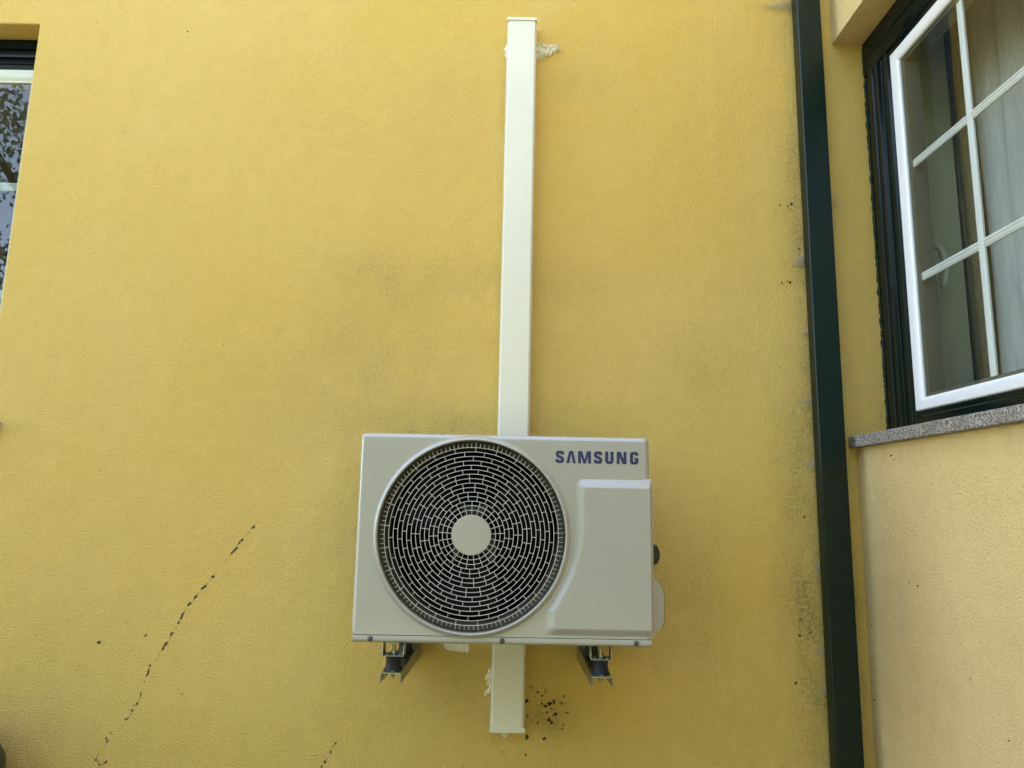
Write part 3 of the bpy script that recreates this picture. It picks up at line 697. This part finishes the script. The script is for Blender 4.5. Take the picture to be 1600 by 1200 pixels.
def smudge(m, x, z, lx, lz, ang, rnd, y=-0.0005, th=0.0012):
    """low irregular crust on the wall"""
    n = 9; ca, sa = math.cos(ang), math.sin(ang); c = len(m.v); ring = []
    for i in range(n):
        a = 2*PI*i/n; r = 0.65+0.55*rnd.random(); u, v_ = lx*r*math.cos(a), lz*r*math.sin(a); ring.append((x+u*ca-v_*sa, y+0.0003, z+u*sa+v_*ca))
    m.add([(x, y-th, z)]+ring, [(0, 1+i, 1+(i+1) % n) for i in range(n)])
rnd = random.Random(11); m = MB()
vine = [(-.811, 1.408, .010), (-.850, 1.362, .012), (-.861, 1.342, .018), (-.874, 1.328, .010), (-.929, 1.251, .009), (-.952, 1.221, .015), (-.977, 1.190, .010), (-.994, 1.168, .012), (-1.013, 1.135, .018), (-1.022, 1.112, .008),
        (-1.040, 1.078, .011), (-1.056, 1.046, .014), (-1.062, 1.036, .009), (-1.097, .985, .005), (-1.102, .962, .012), (-1.115, .903, .007), (-1.125, .876, .007), (-1.138, .855, .006), (-1.150, .832, .009),
        (-1.208, .775, .006), (-1.204, .765, .007), (-1.232, .713, .007), (-1.221, .700, .007), (-1.203, .706, .008), (-.515, .775, .009), (-.530, .748, .007), (-.543, .722, .010), (-.553, .706, .007)]
for i, (x, z, l) in enumerate(vine):
    nxt = vine[min(i+1, len(vine)-1)]; prv = vine[max(i-1, 0)]
    ang = math.atan2(prv[1]-nxt[1], prv[0]-nxt[0]) if abs(prv[0]-nxt[0]) < 0.2 else 1.0
    dense = i < 15
    for q in range(3 if dense else 2):
        o_ = (rnd.random()-0.5)*l*0.9
        smudge(m, x+o_*math.cos(ang)+rnd.uniform(-.002, .002), z+o_*math.sin(ang), l*0.55, 0.0032 if dense else 0.0024, ang+rnd.uniform(-.25, .25), rnd, -0.0005-0.0002*q)
m.build('vine_traces', 'vine', fw)
m = MB()                   # faint brown halo where the vine once clung
for i in range(len(vine)-1):
    (x0_, z0_, l0), (x1_, z1_, l1) = vine[i], vine[i+1]
    if abs(x1_-x0_) > .2: continue
    for q in range(4):
        t = rnd.random(); smudge(m, x0_+(x1_-x0_)*t+rnd.uniform(-.003, .003), z0_+(z1_-z0_)*t+rnd.uniform(-.003, .003), rnd.uniform(.002, .006), rnd.uniform(.0008, .0018), math.atan2(z1_-z0_, x1_-x0_)+rnd.uniform(-.4, .4), rnd, -0.0004, 0.0004)
m.build('vine_stain', 'stain', fw)
m = MB()
sp = [(.939, 2.518, .006), (.925, 2.512, .004), (.898, 2.517, .004), (.930, 2.50, .003), (.924, 2.243, .006), (.894, 2.240, .004), (.912, 2.245, .003), (.935, 2.30, .003), (.955, 2.36, .004), (.93, 2.62, .003),
      (-.86, 3.27, .004), (.46, 3.29, .004), (1.0, 1.6, .003), (-1.18, 3.13, .004), (.41, 2.85, .002), (.93, 1.47, .004), (.905, 1.16, .004), (.90, 1.11, .005), (.935, 1.12, .004), (.88, .97, .006), (.90, .945, .003), (-1.262, 1.0505, .006), (-1.12, 1.072, .004), (.38, 1.41, .005), (-.99, .905, .003)]
for x, z, s in sp:
    for q in range(2): smudge(m, x+rnd.uniform(-s, s)*.6, z+rnd.uniform(-s, s)*.6, s*.9, s*.55, rnd.random()*3, rnd, -0.0005-0.0002*q, 0.003)
for _ in range(70):       # crumbs beside the lower trunking
    g = (rnd.gauss(0, 1), rnd.gauss(0, 1)); x = 0.115+g[0]*0.028; z = 0.885+g[1]*0.032
    if x > 0.062 and _ < 26: smudge(m, x, z, rnd.uniform(.0015, .006), rnd.uniform(.001, .0025), rnd.random()*3, rnd, -0.0006, 0.0015)
for _ in range(60):       # droppings along the pipe and the corner
    x = 0.955-abs(rnd.gauss(0, .05)); z = rnd.uniform(.75, 3.2); smudge(m, x, z, rnd.uniform(.001, .0028), rnd.uniform(.0008, .0015), rnd.random()*3, rnd, -0.0006, 0.001)
for _ in range(45): smudge(m, rnd.uniform(-1.6, .95), rnd.uniform(.75, 3.25), rnd.uniform(.001, .002), rnd.uniform(.0007, .0014), rnd.random()*3, rnd, -0.0006, 0.001)
for px, pz, a_, b_, an in ((856, 1105, 9, 4, .2), (849, 1108, 6, 3, .6), (862, 1102, 4, 3, 1.2), (864, 1120, 6, 4, .4), (856, 1127, 7, 3, -.5), (843, 1105, 3, 2, 0), (852, 1116, 4, 2, .9), (858, 1131, 3, 4, 1.3), (823, 1151, 7, 3, .9), (848, 1152, 6, 2.5, 0), (822, 1102, 5, 5, 0), (838, 1090, 6, 1.5, -.3), (826, 1082, 3, 1.2, -1), (824, 1122, 3, 2, -.6), (839, 1131, 3, 2, 0), (873, 1104, 9, .8, -.2), (880, 1116, 9, .6, .05), (821, 1175, 3, 1.5, 0), (787, 1171, 3, 1, 1)):
    for q in range(4): smudge(m, 0.051+(px-818+rnd.uniform(-1.5, 1.5))*.00207, 0.81-(pz-1146+rnd.uniform(-1.5, 1.5))*.0021, a_*.00105*rnd.uniform(.5, 1.1), b_*.00105*rnd.uniform(.5, 1.1), an+rnd.uniform(-.5, .5), rnd, -0.0006-.0002*q, 0.002)
m.build('dirt_specks', 'speck', fw)['kind'] = 'stuff'
m = MB()                   # specks on the side wall
def smudge_side(m, y, z, l, ang):
    n = 7; m.add([(XC-0.0015, y, z)]+[(XC-0.0002, y+l*(.6+.6*rnd.random())*math.cos(2*PI*i/n+ang), z+l*.5*(.6+.6*rnd.random())*math.sin(2*PI*i/n)) for i in range(n)], [(0, 1+i, 1+(i+1) % n) for i in range(n)])
for y, z, l in ((-.21, 1.655, .009), (-.225, 1.64, .007), (-.28, 1.56, .005), (-.26, 1.30, .005), (-.30, 1.295, .006), (-.03, 1.15, .006), (-.05, 1.13, .004), (-.05, 1.60, .004), (-.07, 1.57, .003), (-.07, 1.52, .004), (-.06, 1.46, .005), (-.02, .93, .007), (-.12, 1.2, .003), (-.5, 1.1, .004), (-.62, 1.0, .004)):
    smudge_side(m, y, z, l, rnd.random()*3)
for _ in range(60): smudge_side(m, -abs(rnd.gauss(0, .35)), rnd.uniform(.75, 1.68), rnd.uniform(.001, .003), rnd.random()*3)
m.build('dirt_specks', 'speck', sw)['kind'] = 'stuff'

def cobweb(x, z, dx, dz, n, label, tuft=0.010, y=-0.012, seed=0):
    r_ = random.Random(seed); m = MB(); n = int(n*0.65); tuft *= 1.35
    for i in range(n):
        a = Vector((x+r_.uniform(-.003, .003), y+r_.uniform(-.01, .008), z+r_.uniform(-tuft, tuft)))
        b = Vector((x+dx*r_.uniform(.25, 1.1), -0.001, z+dz*r_.uniform(.5, 1.1)+r_.uniform(-1.1, 1.1)*tuft))
        c = a.lerp(b, .5)+Vector((0, -.003*r_.random(), -0.006*r_.random()))
        m.tube([a, a.lerp(c, .6), c, c.lerp(b, .5), b], [0.0006, .0005, .0004, .0003, .0002], 4)
    for i in range(n):
        t = r_.random()**2*0.6; p = Vector((x, y, z)).lerp(Vector((x+dx, -0.003, z+dz)), t)
        q = p+Vector((r_.uniform(-1, 1), r_.uniform(-.5, .2), r_.uniform(-1, 1)))*tuft*(1-t)
        m.tube([p, p.lerp(q, .5)+Vector((0, 0, -.001)), q], [.0006, .0005, .0003], 4)
    return tag(m.build('cobweb', 'web', smooth=True), label, 'cobweb')
cobweb(.966, 3.262, -.175, .002, 26, 'long wispy cobweb stretching left from the top of the downpipe', .016, seed=1)
cobweb(.966, 2.318, -.045, .004, 30, 'ragged grey cobweb tuft on the left edge of the downpipe at mid height', .022, seed=2)
cobweb(1.052, 2.545, .060, -.018, 18, 'cobweb strand on the right side of the downpipe toward the side window', .014, seed=3)
cobweb(.966, 2.075, -.030, -.008, 14, 'small curled cobweb left of the downpipe above window sill height', .008, seed=4)
cobweb(.966, 1.842, -.050, -.012, 16, 'pointed cobweb left of the downpipe just above the level of the granite sill', .007, seed=5)
cobweb(.966, 1.640, -.030, -.014, 16, 'short brownish cobweb left of the downpipe level with the unit top', .010, seed=6)
cobweb(.966, 1.322, -.016, -.030, 16, 'drooping cobweb tuft left of the downpipe level with the fan hub', .012, seed=7)
cobweb(.966, 1.065, -.030, -.002, 14, 'pale cobweb wedge left of the downpipe level with the bracket arms', .006, seed=8)
cobweb(.966, .960, -.012, -.012, 12, 'lowest dark cobweb tuft on the left edge of the downpipe', .010, seed=9)

# ------------------------------------------------------------------ dark object cut off by the lower left corner
m = MB()
m.lathe((-1.66, -0.28, 0), [(0.24, 0.0), (0.27, 0.02), (0.285, 0.40), (0.292, 0.68), (0.284, 0.76), (0.24, 0.84), (0.15, 0.895), (0.0, 0.91)], 'z', 64, cap0=True)
tag(m.build('garden_bin', 'grey', smooth=True), 'dark grey rounded bin against the wall, cut off at the lower left corner', 'bin')

m = MB(); r_ = random.Random(77)  # hedge added out of view to hold back low frontal sky light
for k in range(26000):
    x = r_.uniform(-15, 9); z = 3.8*r_.random()**0.9; y = -6.3+r_.uniform(-.5, .5)*(1-0.25*z/3)+0.15*math.sin(x*1.7)
    z += 0.15*math.sin(x*2.3)+0.1*math.sin(x*5.1); s_ = r_.uniform(.05, .10); p = Vector((x, y, max(z, .02)))
    u = Vector((r_.uniform(-1, 1), r_.uniform(-1, 1), r_.uniform(-1, 1))).normalized(); v_ = u.cross(Vector((r_.uniform(-1, 1), r_.uniform(-1, 1), r_.uniform(-1, 1)))).normalized()
    m.add([p-u*s_, p-v_*s_*.5, p+u*s_, p+v_*s_*.5], [(0, 1, 2, 3)])
m.box(-15, 9, -6.35, -6.25, 0.005, 3.4)
tag(m.build('added_hedge', 'leaf', recalc=False), 'tall green hedge added behind the viewer to block low sky light', 'hedge')
# ------------------------------------------------------------------ garden trees behind the viewer, mirrored in the left window
def tree(x, y, h, cr, seed):
    r_ = random.Random(seed)
    T = thing('garden_tree', 'leafy garden tree seen only as a reflection in the left window glass', 'tree', (x, y, 0), 'garden trees mirrored in the left window')
    m = MB(); m.tube([(x, y, 0), (x+.1, y, h*.25), (x-.05, y+.1, h*.5), (x, y, h*.85)], [.2, .15, .11, .03], 9)
    for k in range(9):
        a = k*2.4; z = h*(.3+.055*k); e = Vector((x+math.cos(a)*cr*.75, y+math.sin(a)*cr*.75, z+h*.16)); m.tube([(x, y, z), Vector((x, y, z)).lerp(e, .5)+Vector((0, 0, .15)), e], [.07, .045, .015], 6)
    m.build('trunk', 'bark', T, smooth=True)
    m = MB()
    for k in range(75):
        while True:
            d = Vector((r_.uniform(-1, 1), r_.uniform(-1, 1), r_.uniform(-1, 1)))
            if d.length < 1: break
        c = Vector((x+d.x*cr, y+d.y*cr, h*.63+d.z*h*.40)); cs = r_.uniform(.35, .75)
        for q in range(150):
            g = Vector((r_.gauss(0, .45), r_.gauss(0, .45), r_.gauss(0, .38)))*cs; p = c+g; s = r_.uniform(.035, .065)
            u = Vector((r_.uniform(-1, 1), r_.uniform(-1, 1), r_.uniform(-1, 1))).normalized(); v_ = u.cross(Vector((r_.uniform(-1, 1), r_.uniform(-1, 1), r_.uniform(-1, 1)))).normalized()
            m.add([p-u*s, p-v_*s*.5, p+u*s, p+v_*s*.5], [(0, 1, 2, 3)])
    m.build('crown', 'leaf', T, recalc=False)
for i, (x, y, h, cr) in enumerate([(-6.6, -6.9, 8.2, 2.3), (-3.4, -8.2, 7.0, 2.2), (-10.0, -5.6, 7.5, 2.2), (-0.2, -8.6, 6.6, 2.2), (3.5, -8.0, 7.0, 2.3)]): tree(x, y, h, cr, 40+i)
